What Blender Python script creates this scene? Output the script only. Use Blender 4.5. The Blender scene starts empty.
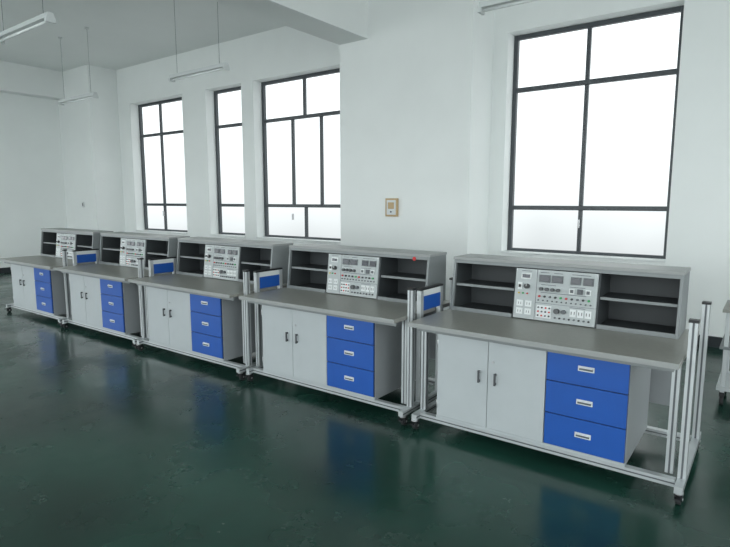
import bpy, bmesh, math, random
from mathutils import Vector, Matrix
random.seed(4)
S = bpy.context.scene
S.view_settings.view_transform = 'Standard'

# ---------------------------------------------------------------- materials
def mat(name, col, rough=0.5, metal=0.0, noise=0.0, nscale=8.0, bump=0.0, bscale=60.0, coat=0.0, spec=0.5):
    m = bpy.data.materials.new(name); m.use_nodes = True
    nt = m.node_tree; b = nt.nodes['Principled BSDF']
    b.inputs['Roughness'].default_value = rough
    b.inputs['Metallic'].default_value = metal
    b.inputs['Coat Weight'].default_value = coat
    b.inputs['Specular IOR Level'].default_value = spec
    tc = nt.nodes.new('ShaderNodeTexCoord')
    n = nt.nodes.new('ShaderNodeTexNoise'); n.inputs['Scale'].default_value = nscale
    n.inputs['Detail'].default_value = 4
    nt.links.new(tc.outputs['Object'], n.inputs['Vector'])
    r = nt.nodes.new('ShaderNodeValToRGB')
    r.color_ramp.elements[0].position = 0.3; r.color_ramp.elements[1].position = 0.7
    r.color_ramp.elements[0].color = tuple(c*(1-noise) for c in col)+(1,)
    r.color_ramp.elements[1].color = tuple(min(1, c*(1+noise)) for c in col)+(1,)
    nt.links.new(n.outputs['Fac'], r.inputs['Fac'])
    nt.links.new(r.outputs['Color'], b.inputs['Base Color'])
    if bump > 0:
        n2 = nt.nodes.new('ShaderNodeTexNoise'); n2.inputs['Scale'].default_value = bscale
        nt.links.new(tc.outputs['Object'], n2.inputs['Vector'])
        bp = nt.nodes.new('ShaderNodeBump'); bp.inputs['Strength'].default_value = bump
        bp.inputs['Distance'].default_value = 0.01
        nt.links.new(n2.outputs['Fac'], bp.inputs['Height'])
        nt.links.new(bp.outputs['Normal'], b.inputs['Normal'])
    return m

M = {}
M['wall'] = mat('wall_paint', (0.85, 0.88, 0.87), 0.85, noise=0.02, nscale=1.5, bump=0.05, bscale=90)
M['ceil'] = mat('ceiling_paint', (0.83, 0.855, 0.845), 0.9, noise=0.02, nscale=1.0)
M['floor'] = mat('green_epoxy', (0.010, 0.046, 0.033), 0.10, noise=0.50, nscale=0.9, bump=0.09, bscale=4, spec=0.5)
# scuffed epoxy: roughness varies in patches
nt = M['floor'].node_tree
tc = nt.nodes.new('ShaderNodeTexCoord'); nn = nt.nodes.new('ShaderNodeTexNoise')
nn.inputs['Scale'].default_value = 1.6; nn.inputs['Detail'].default_value = 8; nn.inputs['Roughness'].default_value = 0.65
nt.links.new(tc.outputs['Object'], nn.inputs['Vector'])
mr = nt.nodes.new('ShaderNodeMapRange'); mr.inputs['From Min'].default_value = 0.35; mr.inputs['From Max'].default_value = 0.68
mr.inputs['To Min'].default_value = 0.15; mr.inputs['To Max'].default_value = 0.36
nt.links.new(nn.outputs['Fac'], mr.inputs['Value']); nt.links.new(mr.outputs['Result'], nt.nodes['Principled BSDF'].inputs['Roughness'])
M['wframe'] = mat('window_frame_dark', (0.060, 0.070, 0.078), 0.4, noise=0.05)
M['sill'] = mat('sill_white', (0.75, 0.78, 0.78), 0.5)
M['skirt'] = mat('skirting_black', (0.02, 0.025, 0.03), 0.4)
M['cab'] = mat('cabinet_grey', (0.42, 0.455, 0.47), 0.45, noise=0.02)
M['side'] = mat('cabinet_side_grey', (0.27, 0.29, 0.30), 0.45, noise=0.02)  # cabinet grey darkened, so shade on the sides is in the colour
M['body'] = mat('body_grey', (0.22, 0.24, 0.245), 0.5, noise=0.03)
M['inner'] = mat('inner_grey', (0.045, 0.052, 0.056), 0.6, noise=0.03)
M['desk'] = mat('desk_laminate', (0.29, 0.29, 0.265), 0.35, noise=0.05, nscale=40)
M['edge'] = mat('desk_edge', (0.30, 0.315, 0.31), 0.4)
M['blue'] = mat('drawer_blue', (0.010, 0.080, 0.36), 0.4, noise=0.03)
M['alu'] = mat('aluminium_profile', (0.52, 0.55, 0.56), 0.35, 0.5, noise=0.04)
M['slot'] = mat('slot_dark', (0.10, 0.11, 0.12), 0.5)
M['black'] = mat('black_plastic', (0.012, 0.013, 0.015), 0.4)
M['handle'] = mat('handle_grey', (0.06, 0.065, 0.07), 0.4)
M['rubber'] = mat('rubber', (0.02, 0.02, 0.022), 0.75)
M['steel'] = mat('steel', (0.45, 0.46, 0.47), 0.3, 0.9)
M['panel'] = mat('panel_white', (0.40, 0.435, 0.44), 0.45, noise=0.01)
M['disp'] = mat('display', (0.012, 0.018, 0.03), 0.15)
M['red'] = mat('red_plastic', (0.5, 0.02, 0.02), 0.4)
M['green'] = mat('green_plastic', (0.02, 0.3, 0.08), 0.4)
M['yellow'] = mat('yellow_plastic', (0.6, 0.42, 0.03), 0.4)
M['white'] = mat('white_plastic', (0.66, 0.69, 0.69), 0.4)
M['tube'] = mat('tube_glass', (0.85, 0.88, 0.88), 0.25)
M['beige'] = mat('beige_plastic', (0.50, 0.36, 0.19), 0.5)

# ---------------------------------------------------------------- mesh builder
class MB:
    def __init__(s):
        s.bm = bmesh.new(); s.mats = []
    def mi(s, k):
        if k not in s.mats: s.mats.append(k)
        return s.mats.index(k)
    def box(s, x0, x1, y0, y1, z0, z1, k):
        v = [s.bm.verts.new((x, y, z)) for x in (x0, x1) for y in (y0, y1) for z in (z0, z1)]
        i = s.mi(k)
        for f in ((0,1,3,2),(4,6,7,5),(0,4,5,1),(2,3,7,6),(0,2,6,4),(1,5,7,3)):
            fc = s.bm.faces.new([v[j] for j in f]); fc.material_index = i
    def prism_x(s, prof, x0, x1, k):   # prof in (y,z)
        i = s.mi(k)
        a = [s.bm.verts.new((x0, y, z)) for y, z in prof]
        b = [s.bm.verts.new((x1, y, z)) for y, z in prof]
        n = len(prof)
        s.bm.faces.new(a).material_index = i
        s.bm.faces.new(b[::-1]).material_index = i
        for j in range(n):
            s.bm.faces.new((a[j], b[j], b[(j+1)%n], a[(j+1)%n])).material_index = i
    def cyl(s, c, r, h, axis, k, seg=20, r2=None):
        i = s.mi(k)
        R = {'Z': Matrix(), 'X': Matrix.Rotation(math.pi/2, 4, 'Y'), 'Y': Matrix.Rotation(math.pi/2, 4, 'X')}[axis]
        g = bmesh.ops.create_cone(s.bm, cap_ends=True, segments=seg, radius1=r, radius2=r if r2 is None else r2,
                                  depth=h, matrix=Matrix.Translation(c) @ R)
        fs = set()
        for v in g['verts']:
            for f in v.link_faces: fs.add(f)
        for f in fs:
            f.material_index = i
            if len(f.verts) == 4: f.smooth = True
    def mesh(s, name):
        bmesh.ops.recalc_face_normals(s.bm, faces=s.bm.faces)
        me = bpy.data.meshes.new(name); s.bm.to_mesh(me); s.bm.free()
        for k in s.mats: me.materials.append(M[k])
        return me

def obj(name, me, parent=None, loc=(0,0,0), bevel=0.0, rot=(0,0,0)):
    o = bpy.data.objects.new(name, me); S.collection.objects.link(o)
    o.location = loc; o.rotation_euler = rot
    if parent: o.parent = parent
    if bevel > 0:
        m = o.modifiers.new('bevel', 'BEVEL'); m.width = bevel; m.segments = 2
        m.limit_method = 'ANGLE'; m.angle_limit = math.radians(50)
    return o
def empty(name, loc=(0,0,0), rz=0.0):
    e = bpy.data.objects.new(name, None); S.collection.objects.link(e)
    e.location = loc; e.rotation_euler = (0,0,rz); e.empty_display_size = 0.2
    return e

# ---------------------------------------------------------------- room shell
XL, XR, YB, YF, ZC = -13.6, 5.0, -6.0, 7.0, 4.5
m = MB(); m.box(XL-0.3, XR+0.3, YB-0.3, YF+0.3, -0.1, 0.0, 'floor'); obj('floor', m.mesh('floor'))
m = MB(); m.box(XL-0.3, XR+0.3, YB-0.3, YF+0.3, ZC, ZC+0.15, 'ceil'); obj('ceiling', m.mesh('ceiling'))

def wall_with_openings(name, u0, u1, ops, place):
    m = MB(); cur = u0
    for a, b, z0, z1 in ops:
        place(m, cur, a, 0, ZC); place(m, a, b, 0, z0); place(m, a, b, z1, ZC); cur = b
    place(m, cur, u1, 0, ZC)
    bmesh.ops.remove_doubles(m.bm, verts=m.bm.verts, dist=1e-5)
    return obj(name, m.mesh(name))

ZS, ZT = 0.90, 3.72
wins = [(-11.70, -9.80), (-9.05, -8.02), (-7.70, -5.62), (-2.92, -0.96), (1.4, 3.4)]
wall_with_openings('wall_window_side', XL, XR, [(a, b, ZS, ZT) for a, b in wins],
                   lambda m, a, b, z0, z1: m.box(a, b, YF, YF+0.3, z0, z1, 'wall'))
left_fill_ops = [(-5.2, -2.4, 0.9, 4.3), (-1.6, 1.6, 0.9, 4.3)]  # invented windows out of view, added to brighten upper walls and ceiling
wall_with_openings('wall_left', YB, YF+0.3, left_fill_ops, lambda m, a, b, z0, z1: m.box(XL-0.3, XL, a, b, z0, z1, 'wall'))
rear_fill_ops = [(-13, -10, 0.3, 4.3), (-9.6, -6.4, 0.3, 4.3), (-6.0, -2.8, 0.3, 4.3), (-2.4, 0.8, 0.3, 4.3), (1.2, 4.4, 0.3, 4.3)]  # large made-up windows behind the camera, added as fill for the interior
wall_with_openings('wall_rear', XL, XR, rear_fill_ops, lambda m, a, b, z0, z1: m.box(a, b, YB-0.3, YB, z0, z1, 'wall'))
right_fill_ops = [(-5.2, -2, 0.3, 4.3), (-1.6, 1.6, 0.3, 4.3), (2.2, 5.4, 0.3, 4.3)]  # unseen windows on the right, also added to let in fill light
wall_with_openings('wall_right', YB, YF+0.3, right_fill_ops, lambda m, a, b, z0, z1: m.box(XR, XR+0.3, a, b, z0, z1, 'wall'))

# columns / beams
m = MB(); m.box(-5.2, -3.12, 6.39, YF, 0, ZC, 'wall'); obj('wall_pier', m.mesh('wall_pier'))
m = MB(); m.box(XL, -12.18, 6.35, YF, 0, ZC, 'wall'); obj('wall_corner_column', m.mesh('cc'))
m = MB(); m.box(-5.2, -4.7, YB, 6.39, 3.8, ZC, 'ceil'); obj('ceiling_beam', m.mesh('beam'))
m = MB(); m.box(XL, XL+0.3, 2.0, 6.35, 3.9, ZC, 'ceil'); obj('ceiling_beam', m.mesh('beam_l'))

# baseboards
m = MB(); m.box(XL, XL+0.015, YB, 6.35, 0, 0.12, 'skirt'); obj('baseboard_left', m.mesh('bl'))
m = MB()
m.box(-12.18, -5.2, YF-0.015, YF, 0, 0.12, 'skirt'); m.box(-3.12, XR, YF-0.015, YF, 0, 0.12, 'skirt')
m.box(-5.215, -3.105, 6.375, 6.39, 0, 0.12, 'skirt'); m.box(-3.12, -3.105, 6.39, YF, 0, 0.12, 'skirt')
m.box(XL, -12.165, 6.335, 6.35, 0, 0.12, 'skirt'); m.box(-12.18, -12.165, 6.35, YF, 0, 0.12, 'skirt')
obj('baseboard_window_side', m.mesh('bw'))

def window(name, a, b, z0, z1, y, topm, midm, lowm, tr=(1.5, 3.03), t=0.055):
    m = MB(); d0, d1 = y, y+0.06
    m.box(a, a+t, d0, d1, z0, z1, 'wframe'); m.box(b-t, b, d0, d1, z0, z1, 'wframe')
    m.box(a+t, b-t, d0, d1, z0, z0+t, 'wframe'); m.box(a+t, b-t, d0, d1, z1-t, z1, 'wframe')
    hz = [z0+t] + [q for q in tr] + [z1-t]
    for q in tr: m.box(a+t, b-t, d0, d1, q-0.028, q+0.028, 'wframe')
    lo = [hz[0], tr[0]+0.028, tr[1]+0.028]; hi = [tr[0]-0.028, tr[1]-0.028, hz[-1]]
    for seg, fr in enumerate((lowm, midm, topm)):
        for f in fr:
            x = a + (b-a)*f
            m.box(x-0.023, x+0.023, d0+0.005, d1-0.005, lo[seg], hi[seg], 'wframe')
    if midm:
        x = a + (b-a)*midm[0]
        m.box(x-0.01, x+0.01, d0-0.03, d0+0.01, 1.25, 1.36, 'steel')
    return obj(name, m.mesh(name), bevel=0.004)
fy = YF+0.2
window('window_1', wins[0][0], wins[0][1], ZS, ZT, fy, [0.42], [0.42], [0.42])
window('window_2', wins[1][0], wins[1][1], ZS, ZT, fy, [], [], [])
window('window_3', wins[2][0], wins[2][1], ZS, ZT, fy, [0.5], [0.36, 0.68], [0.5])
window('window_4', wins[3][0], wins[3][1], ZS, ZT, fy, [0.48], [0.48], [0.48])
window('window_5', 1.4, 3.4, ZS, ZT, fy, [0.5], [0.5], [0.5])
for i, (a, b, z0, z1) in enumerate(rear_fill_ops):
    window('window_%d' % (6+i), a, b, z0, z1, YB-0.2, [0.5], [0.5], [0.5])
for i, (a, b, z0, z1) in enumerate(right_fill_ops):
    o = window('window_%d' % (11+i), a, b, z0, z1, 0, [0.5], [0.5], [0.5])
    o.rotation_euler = (0, 0, math.pi/2); o.location = (XR+0.2, 0, 0)
for i, (a, b, z0, z1) in enumerate(left_fill_ops):
    o = window('window_%d' % (14+i), a, b, z0, z1, 0, [0.5], [0.5], [0.5])
    o.rotation_euler = (0, 0, math.pi/2); o.location = (XL-0.13, 0, 0)
for i, (a, b) in enumerate(wins):
    m = MB(); m.box(a, b, YF-0.02, fy, ZS, ZS+0.02, 'sill'); obj('trim_%d' % (i+1), m.mesh('sill'))

# wall electrics
m = MB()
m.box(-0.1, 0.1, 0, 0.03, -0.125, 0.125, 'beige'); m.box(-0.075, 0.075, -0.006, 0, -0.10, 0.10, 'white')
m.box(-0.05, 0.05, -0.012, -0.006, -0.02, 0.07, 'beige'); m.cyl((0, -0.012, -0.06), 0.012, 0.012, 'Y', 'slot')
obj('wall_switch_box', m.mesh('switch'), loc=(-4.27, 6.358, 1.5), bevel=0.004)
m = MB(); m.box(-0.045, 0.045, 0, 0.015, -0.06, 0.06, 'white'); m.box(-0.02, 0.02, -0.006, 0, -0.03, 0.03, 'slot')
obj('light_switch', m.mesh('lswitch'), loc=(-12.75, 6.333, 1.5), bevel=0.003)

# ---------------------------------------------------------------- pendant fluorescent lamps
def lamp_mesh(L=1.25, zc=ZC, z=3.37):
    m = MB(); h = L/2
    m.prism_x([(-0.045, 0.0), (0.045, 0.0), (0.025, 0.055), (-0.025, 0.055)], -h, h, 'white')
    m.box(-h, -h+0.03, -0.05, 0.05, -0.04, 0.0, 'white'); m.box(h-0.03, h, -0.05, 0.05, -0.04, 0.0, 'white')
    m.cyl((0, 0, -0.018), 0.014, L-0.06, 'X', 'tube')
    for x in (-h+0.15, h-0.15):
        m.cyl((x, 0, (zc-z+0.055)/2), 0.003, zc-z-0.055, 'Z', 'body', seg=8)
        m.cyl((x, 0, zc-z-0.012), 0.035, 0.022, 'Z', 'white', seg=16)
    return m.mesh('lamp')
lm = lamp_mesh()
for k, (x, y) in enumerate([(-6.48, 2.72), (-6.68, 5.05), (-10.1, 5.05), (-1.75, 5.0), (-10.1, 2.72), (2.2, 5.0), (-2.2, 0.2), (-6.5, 0.2)]):
    obj('fluorescent_pendant_lamp' if k == 0 else 'fluorescent_pendant_lamp.%03d' % k, lm, loc=(x, y, 3.37))

# ---------------------------------------------------------------- workbench meshes (local: x centre, y=0 front of desk, z up)
m = MB()
cx0, cx1, cy0, cy1, cz0, cz1 = -0.63, 0.57, 0.10, 0.78, 0.115, 0.75
m.box(cx0, cx1, cy0+0.012, cy1, cz0, cz1, 'cab')
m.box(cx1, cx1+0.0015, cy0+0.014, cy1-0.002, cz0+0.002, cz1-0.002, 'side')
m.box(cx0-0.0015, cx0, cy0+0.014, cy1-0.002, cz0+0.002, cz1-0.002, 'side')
sx = 0.115
m.box(cx0+0.012, (cx0+sx)/2-0.002, cy0-0.004, cy0+0.014, cz0+0.025, cz1-0.012, 'cab')
m.box((cx0+sx)/2+0.002, sx-0.004, cy0-0.004, cy0+0.014, cz0+0.025, cz1-0.012, 'cab')
mid = (cx0+sx)/2
m.box(mid-0.0015, mid+0.0015, cy0+0.008, cy0+0.013, cz0+0.025, cz1-0.012, 'black')
for s_ in (-1, 1):   # door handles
    x = mid + s_*0.055
    m.box(x-0.006, x+0.006, cy0-0.026, cy0-0.018, 0.435, 0.515, 'handle')
    m.box(x-0.005, x+0.005, cy0-0.02, cy0-0.003, 0.438, 0.452, 'handle')
    m.box(x-0.005, x+0.005, cy0-0.02, cy0-0.003, 0.498, 0.512, 'handle')
m.cyl((mid+0.035, cy0-0.006, 0.58), 0.009, 0.008, 'Y', 'steel', seg=12)
for z in (0.22, 0.64):
    m.cyl((cx0+0.008, cy0, z), 0.006, 0.05, 'Z', 'steel', seg=10)
m.box(cx0, cx1, cy0+0.002, cy0+0.012, cz0, cz0+0.022, 'cab')
me_cab = m.mesh('cabinet')
m = MB()
dh = (cz1-0.012-(cz0+0.025))/3
m.box(sx-0.001, cx1-0.001, cy0+0.006, cy0+0.0125, cz0+0.02, cz1-0.005, 'black')
for i in range(3):
    z0 = cz0+0.025+i*dh+0.003; z1 = cz0+0.025+(i+1)*dh-0.003
    m.box(sx+0.003, cx1-0.003, cy0-0.008, cy0+0.010, z0, z1, 'blue')
    zc = (z0+z1)/2+0.005; xc = (sx+cx1)/2
    m.box(xc-0.045, xc+0.045, cy0-0.014, cy0-0.008, zc-0.015, zc+0.015, 'white')
    m.box(xc-0.038, xc+0.038, cy0-0.016, cy0-0.014, zc-0.009, zc+0.006, 'slot')
    m.box(xc-0.038, xc+0.038, cy0-0.024, cy0-0.014, zc+0.005, zc+0.010, 'white')
me_drw = m.mesh('drawers')
m = MB()
m.box(-0.80, 0.81, 0.004, 0.90, 0.752, 0.78, 'desk')
m.box(-0.80, 0.81, 0.0, 0.0045, 0.750, 0.7795, 'edge')
m.box(-0.76, 0.78, 0.07, 0.10, 0.715, 0.751, 'body')
me_desk = m.mesh('desktop')
fy0 = lambda z: 0.56 + (z-0.78)*0.12
m = MB()
c0, c1, cb = -0.775, 0.735, 0.88
zt = 1.18
for xa in (c0, c1-0.018):
    m.prism_x([(fy0(0.78), 0.78), (cb, 0.78), (cb, zt-0.02), (fy0(zt-0.02), zt-0.02)], xa, xa+0.018, 'body')
m.box(c0-0.004, c1+0.004, fy0(zt)-0.006, cb+0.004, zt-0.02, zt, 'edge')
m.prism_x([(fy0(1.135), 1.135), (fy0(1.135)+0.012, 1.135), (fy0(1.16)+0.012, 1.16), (fy0(1.16), 1.16)], c0+0.018, c1-0.018, 'body')
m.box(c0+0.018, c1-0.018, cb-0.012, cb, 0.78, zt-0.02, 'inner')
p0, p1 = -0.285, 0.26
for xa in (p0-0.012, p1):
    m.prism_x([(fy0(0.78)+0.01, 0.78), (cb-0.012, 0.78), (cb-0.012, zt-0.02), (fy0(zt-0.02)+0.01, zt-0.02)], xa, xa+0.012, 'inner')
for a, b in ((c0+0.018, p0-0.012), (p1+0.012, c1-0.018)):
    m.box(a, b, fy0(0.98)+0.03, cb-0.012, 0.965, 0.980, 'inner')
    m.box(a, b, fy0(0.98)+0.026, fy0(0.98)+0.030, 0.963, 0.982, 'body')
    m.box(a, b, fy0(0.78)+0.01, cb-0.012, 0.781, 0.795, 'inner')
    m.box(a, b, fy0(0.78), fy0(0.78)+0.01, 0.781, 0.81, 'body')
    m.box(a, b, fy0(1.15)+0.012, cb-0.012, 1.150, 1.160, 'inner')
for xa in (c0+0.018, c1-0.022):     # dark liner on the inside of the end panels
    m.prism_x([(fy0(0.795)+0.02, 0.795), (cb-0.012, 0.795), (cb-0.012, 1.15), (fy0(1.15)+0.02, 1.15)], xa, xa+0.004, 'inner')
m.box(-0.74, 0.715, 0.868, 0.884, 0.26, 0.751, 'side')
me_con = m.mesh('console')
# instrument panel
m = MB()
W = p1-p0; H = 0.345
m.box(0, W, 0, 0.02, 0, H, 'panel')
m.box(0.148, 0.151, -0.001, 0.001, 0.0, H, 'slot')
m.box(0.151, W, -0.001, 0.001, 0.118, 0.1205, 'slot')
for x in (0.008, 0.14, 0.16, W-0.009):
    for z in (0.01, H-0.01):
        m.cyl((x, -0.002, z), 0.004, 0.004, 'Y', 'steel', seg=8)
m.box(0.04, 0.11, -0.006, 0.0, 0.275, 0.315, 'white'); m.box(0.048, 0.102, -0.008, -0.006, 0.283, 0.307, 'disp')
m.box(0.02, 0.05, -0.006, 0, 0.20, 0.25, 'white'); m.box(0.028, 0.042, -0.014, -0.006, 0.215, 0.235, 'black')
m.cyl((0.085, -0.012, 0.225), 0.017, 0.024, 'Y', 'black'); m.box(0.083, 0.087, -0.026, -0.024, 0.225, 0.241, 'white')
for i, k in enumerate(('yellow', 'green', 'red')):
    m.cyl((0.03+0.03*i, -0.004, 0.175), 0.006, 0.01, 'Y', k, seg=12)
for j, z in enumerate((0.105, 0.05)):
    for i in range(2):
        xx = 0.025+0.06*i
        m.box(xx-0.005, xx+0.04, -0.005, 0, z-0.02, z+0.022, 'white')
        m.box(xx+0.007, xx+0.010, -0.006, -0.005, z-0.008, z+0.008, 'black')
        m.box(xx+0.024, xx+0.027, -0.006, -0.005, z-0.008, z+0.008, 'black')
for x, w in ((0.165, 0.075), (0.25, 0.075), (0.375, 0.065), (0.455, 0.065)):
    m.box(x, x+w, -0.007, 0, 0.262, 0.312, 'slot')
    m.box(x+0.006, x+w-0.006, -0.009, -0.007, 0.270, 0.304, 'disp')
for i in range(4):
    m.cyl((0.185+0.038*i, -0.011, 0.215), 0.012, 0.022, 'Y', 'handle', seg=16)
for i in range(10):
    m.cyl((0.175+0.036*i, -0.005, 0.165), 0.0075, 0.012, 'Y', ('red', 'black', 'slot', 'black', 'green')[i % 5], seg=12)
for i in range(3):
    m.box(0.37+0.052*i, 0.405+0.052*i, -0.008, 0, 0.20, 0.235, ('white', 'slot', 'white')[i])
    m.box(0.378+0.052*i, 0.397+0.052*i, -0.013, -0.008, 0.207, 0.228, 'slot')
for i in range(12):
    m.cyl((0.170+0.031*i, -0.004, 0.138), 0.005, 0.01, 'Y', 'slot', seg=10)
m.box(0.162, 0.262, -0.004, 0, 0.02, 0.105, 'white')
for r in range(3):
    for i in range(4):
        m.cyl((0.175+0.025*i, -0.006, 0.035+0.027*r), 0.006, 0.008, 'Y', ('black', 'red', 'slot')[(i+r) % 3], seg=10)
m.cyl((0.30, -0.012, 0.075), 0.018, 0.024, 'Y', 'handle'); m.cyl((0.345, -0.012, 0.075), 0.014, 0.024, 'Y', 'slot')
for i in range(3):
    x = 0.385+0.048*i
    m.box(x, x+0.04, -0.005, 0, 0.05, 0.10, 'white'); m.box(x+0.008, x+0.012, -0.006, -0.005, 0.065, 0.085, 'black')
    m.box(x+0.027, x+0.031, -0.006, -0.005, 0.065, 0.085, 'black')
for i in range(8):
    m.cyl((0.29+0.031*i, -0.004, 0.03), 0.0065, 0.01, 'Y', ('slot', 'black')[i % 2], seg=10)
for (x, z, w) in ((0.17, 0.325, 0.06), (0.26, 0.325, 0.06), (0.38, 0.325, 0.12), (0.04, 0.328, 0.07), (0.18, 0.243, 0.1), (0.37, 0.243, 0.1), (0.38, 0.108, 0.1), (0.18, 0.19, 0.3)):
    m.box(x, x+w, -0.0006, 0, z, z+0.004, 'slot')
me_pan = m.mesh('instrument_panel')
# aluminium frame
m = MB()
P = 0.04
def post(x, y, z0, z1):
    m.box(x-P/2, x+P/2, y-P/2, y+P/2, z0, z1, 'alu')
    m.box(x-0.005, x+0.005, y-P/2-0.0006, y-P/2, z0, z1, 'slot')
    m.box(x+P/2, x+P/2+0.0006, y-0.005, y+0.005, z0, z1, 'slot')
def rail_x(x0, x1, y, z):
    m.box(x0, x1, y-P/2, y+P/2, z-P/2, z+P/2, 'alu')
    m.box(x0, x1, y-P/2-0.0006, y-P/2, z-0.004, z+0.004, 'slot')
def rail_y(x, y0, y1, z):
    m.box(x-P/2, x+P/2, y0, y1, z-P/2, z+P/2, 'alu')
    m.box(x+P/2, x+P/2+0.0006, y0, y1, z-0.005, z+0.005, 'slot')
rail_x(-0.76, 0.82, 0.13, 0.095); rail_x(-0.76, 0.82, 0.80, 0.095)
rail_y(-0.78, 0.06, 0.90, 0.095); rail_y(0.845, 0.04, 0.92, 0.095)
post(0.845, 0.17, 0.115, 0.97); post(0.845, 0.80, 0.115, 0.97)
post(-0.78, 0.20, 0.115, 0.75); post(-0.78, 0.84, 0.115, 0.75)
post(0.78, 0.20, 0.115, 0.75)
for y in (0.17, 0.80):
    m.box(0.845-0.024, 0.845+0.024, y-0.024, y+0.024, 0.97, 0.985, 'black')
me_frm = m.mesh('aluminium_frame')
m = MB()
m.box(0.827, 0.863, 0.27, 0.31, 0.115, 0.95, 'alu'); m.box(0.827, 0.863, 0.56, 0.60, 0.115, 0.95, 'alu')
m.box(0.826, 0.864, 0.269, 0.601, 0.95, 0.965, 'black')
m.box(0.829, 0.861, 0.31, 0.56, 0.905, 0.95, 'white')
m.box(0.827, 0.863, 0.31, 0.56, 0.80, 0.905, 'blue')
me_side = m.mesh('side_box')
# casters
m = MB()
for x in (-0.78, 0.845):
    for y in (0.07, 0.87):
        m.cyl((x, y, 0.070), 0.024, 0.010, 'Z', 'steel', seg=16)
        m.box(x-0.019, x-0.015, y-0.005, y+0.035, 0.026, 0.068, 'black')
        m.box(x+0.015, x+0.019, y-0.005, y+0.035, 0.026, 0.068, 'black')
        m.box(x-0.019, x+0.019, y-0.02, y+0.035, 0.060, 0.068, 'black')
        m.cyl((x, y+0.018, 0.030), 0.030, 0.024, 'X', 'rubber', seg=24)
        m.cyl((x, y+0.018, 0.030), 0.008, 0.042, 'X', 'steel', seg=12)
        m.box(x-0.014, x+0.014, y-0.045, y-0.02, 0.048, 0.054, 'black')
me_cst = m.mesh('casters')

for k in range(5):
    nm = 'lab_workbench' if k == 0 else 'lab_workbench.%03d' % k
    e = empty(nm, ([-1.14, -2.87, -4.58, -6.27, -7.99][k], 3.10+[0, 0.01, -0.01, 0.0, 0.01][k], 0))
    obj('cabinet', me_cab, e, bevel=0.003)
    obj('drawers', me_drw, e, bevel=0.002)
    obj('desktop', me_desk, e, bevel=0.0)
    obj('console', me_con, e, bevel=0.002)
    a = math.atan(0.12)
    obj('instrument_panel', me_pan, e, loc=(p0, fy0(0.785), 0.787), rot=(-a, 0, 0))
    obj('aluminium_frame', me_frm, e, bevel=0.0)
    if k > 0: obj('side_box', me_side, e, bevel=0.002)
    obj('casters', me_cst, e)
    if k == 1:
        m = MB(); m.cyl((0.60, fy0(1.14)-0.001, 1.140), 0.016, 0.003, 'Y', 'red'); obj('sticker', m.mesh('sticker'), e)

# ---------------------------------------------------------------- trolley at the right
e = empty('equipment_trolley', (0.07, 5.25, 0))
m = MB()
for x in (-0.3, 0.3):
    for y in (-0.22, 0.22):
        m.box(x-0.015, x+0.015, y-0.015, y+0.015, 0.10, 0.74, 'alu')
        m.cyl((x, y, 0.035), 0.035, 0.025, 'X', 'rubber'); m.box(x-0.018, x+0.018, y-0.02, y+0.02, 0.065, 0.10, 'black')
m.box(-0.34, 0.34, -0.26, 0.26, 0.12, 0.15, 'alu'); m.box(-0.34, 0.34, -0.26, 0.26, 0.74, 0.765, 'desk')
m.box(-0.34, 0.34, -0.26, 0.26, 0.45, 0.47, 'body')
obj('frame', m.mesh('tr_frame'), e, bevel=0.002)
m = MB(); m.box(-0.3, 0.3, -0.15, 0.24, 0.765, 1.02, 'inner'); m.box(-0.28, 0.28, -0.155, -0.15, 0.785, 1.0, 'body')
for i in range(4): m.cyl((-0.2+0.13*i, -0.165, 0.83), 0.018, 0.02, 'Y', 'black')
m.box(-0.2, 0.1, -0.158, -0.155, 0.88, 0.97, 'disp')
obj('instrument', m.mesh('tr_inst'), e, bevel=0.003)

# ---------------------------------------------------------------- light: overcast sky, raised on the unseen rear side as added fill
w = bpy.data.worlds.new('world'); S.world = w; w.use_nodes = True
nt = w.node_tree; bg = nt.nodes['Background']
tc = nt.nodes.new('ShaderNodeTexCoord'); sp = nt.nodes.new('ShaderNodeSeparateXYZ')
nt.links.new(tc.outputs['Generated'], sp.inputs['Vector'])
mp = nt.nodes.new('ShaderNodeMapRange')     # y direction: +1 = window side
mp.interpolation_type = 'SMOOTHSTEP'
mp.inputs['From Min'].default_value = -0.2; mp.inputs['From Max'].default_value = 0.35
mp.inputs['To Min'].default_value = 4.9; mp.inputs['To Max'].default_value = 1.5
nt.links.new(sp.outputs['Y'], mp.inputs['Value'])
ns = nt.nodes.new('ShaderNodeTexNoise'); ns.inputs['Scale'].default_value = 5
nt.links.new(tc.outputs['Generated'], ns.inputs['Vector'])
ad = nt.nodes.new('ShaderNodeMath'); ad.operation = 'MULTIPLY_ADD'
nt.links.new(ns.outputs['Fac'], ad.inputs[0]); ad.inputs[1].default_value = 0.12
nt.links.new(sp.outputs['Z'], ad.inputs[2])
zr = nt.nodes.new('ShaderNodeMapRange')     # hazy ground is darker than the sky
zr.inputs['From Min'].default_value = -0.04; zr.inputs['From Max'].default_value = 0.16
zr.inputs['To Min'].default_value = 0.53; zr.inputs['To Max'].default_value = 1.0
nt.links.new(ad.outputs['Value'], zr.inputs['Value'])
mu = nt.nodes.new('ShaderNodeMath'); mu.operation = 'MULTIPLY'
nt.links.new(mp.outputs['Result'], mu.inputs[0]); nt.links.new(zr.outputs['Result'], mu.inputs[1])
nt.links.new(mu.outputs['Value'], bg.inputs['Strength'])
bg.inputs['Color'].default_value = (0.93, 0.99, 1.0, 1)

# ---------------------------------------------------------------- camera
cam = bpy.data.cameras.new('camera'); co = bpy.data.objects.new('camera', cam); S.collection.objects.link(co)
co.location = (0, 0, 1.6)
co.rotation_euler = (math.radians(90-7.6), 0, math.radians(36.6))
cam.sensor_width = 36; cam.lens = 36*550/730
S.camera = co
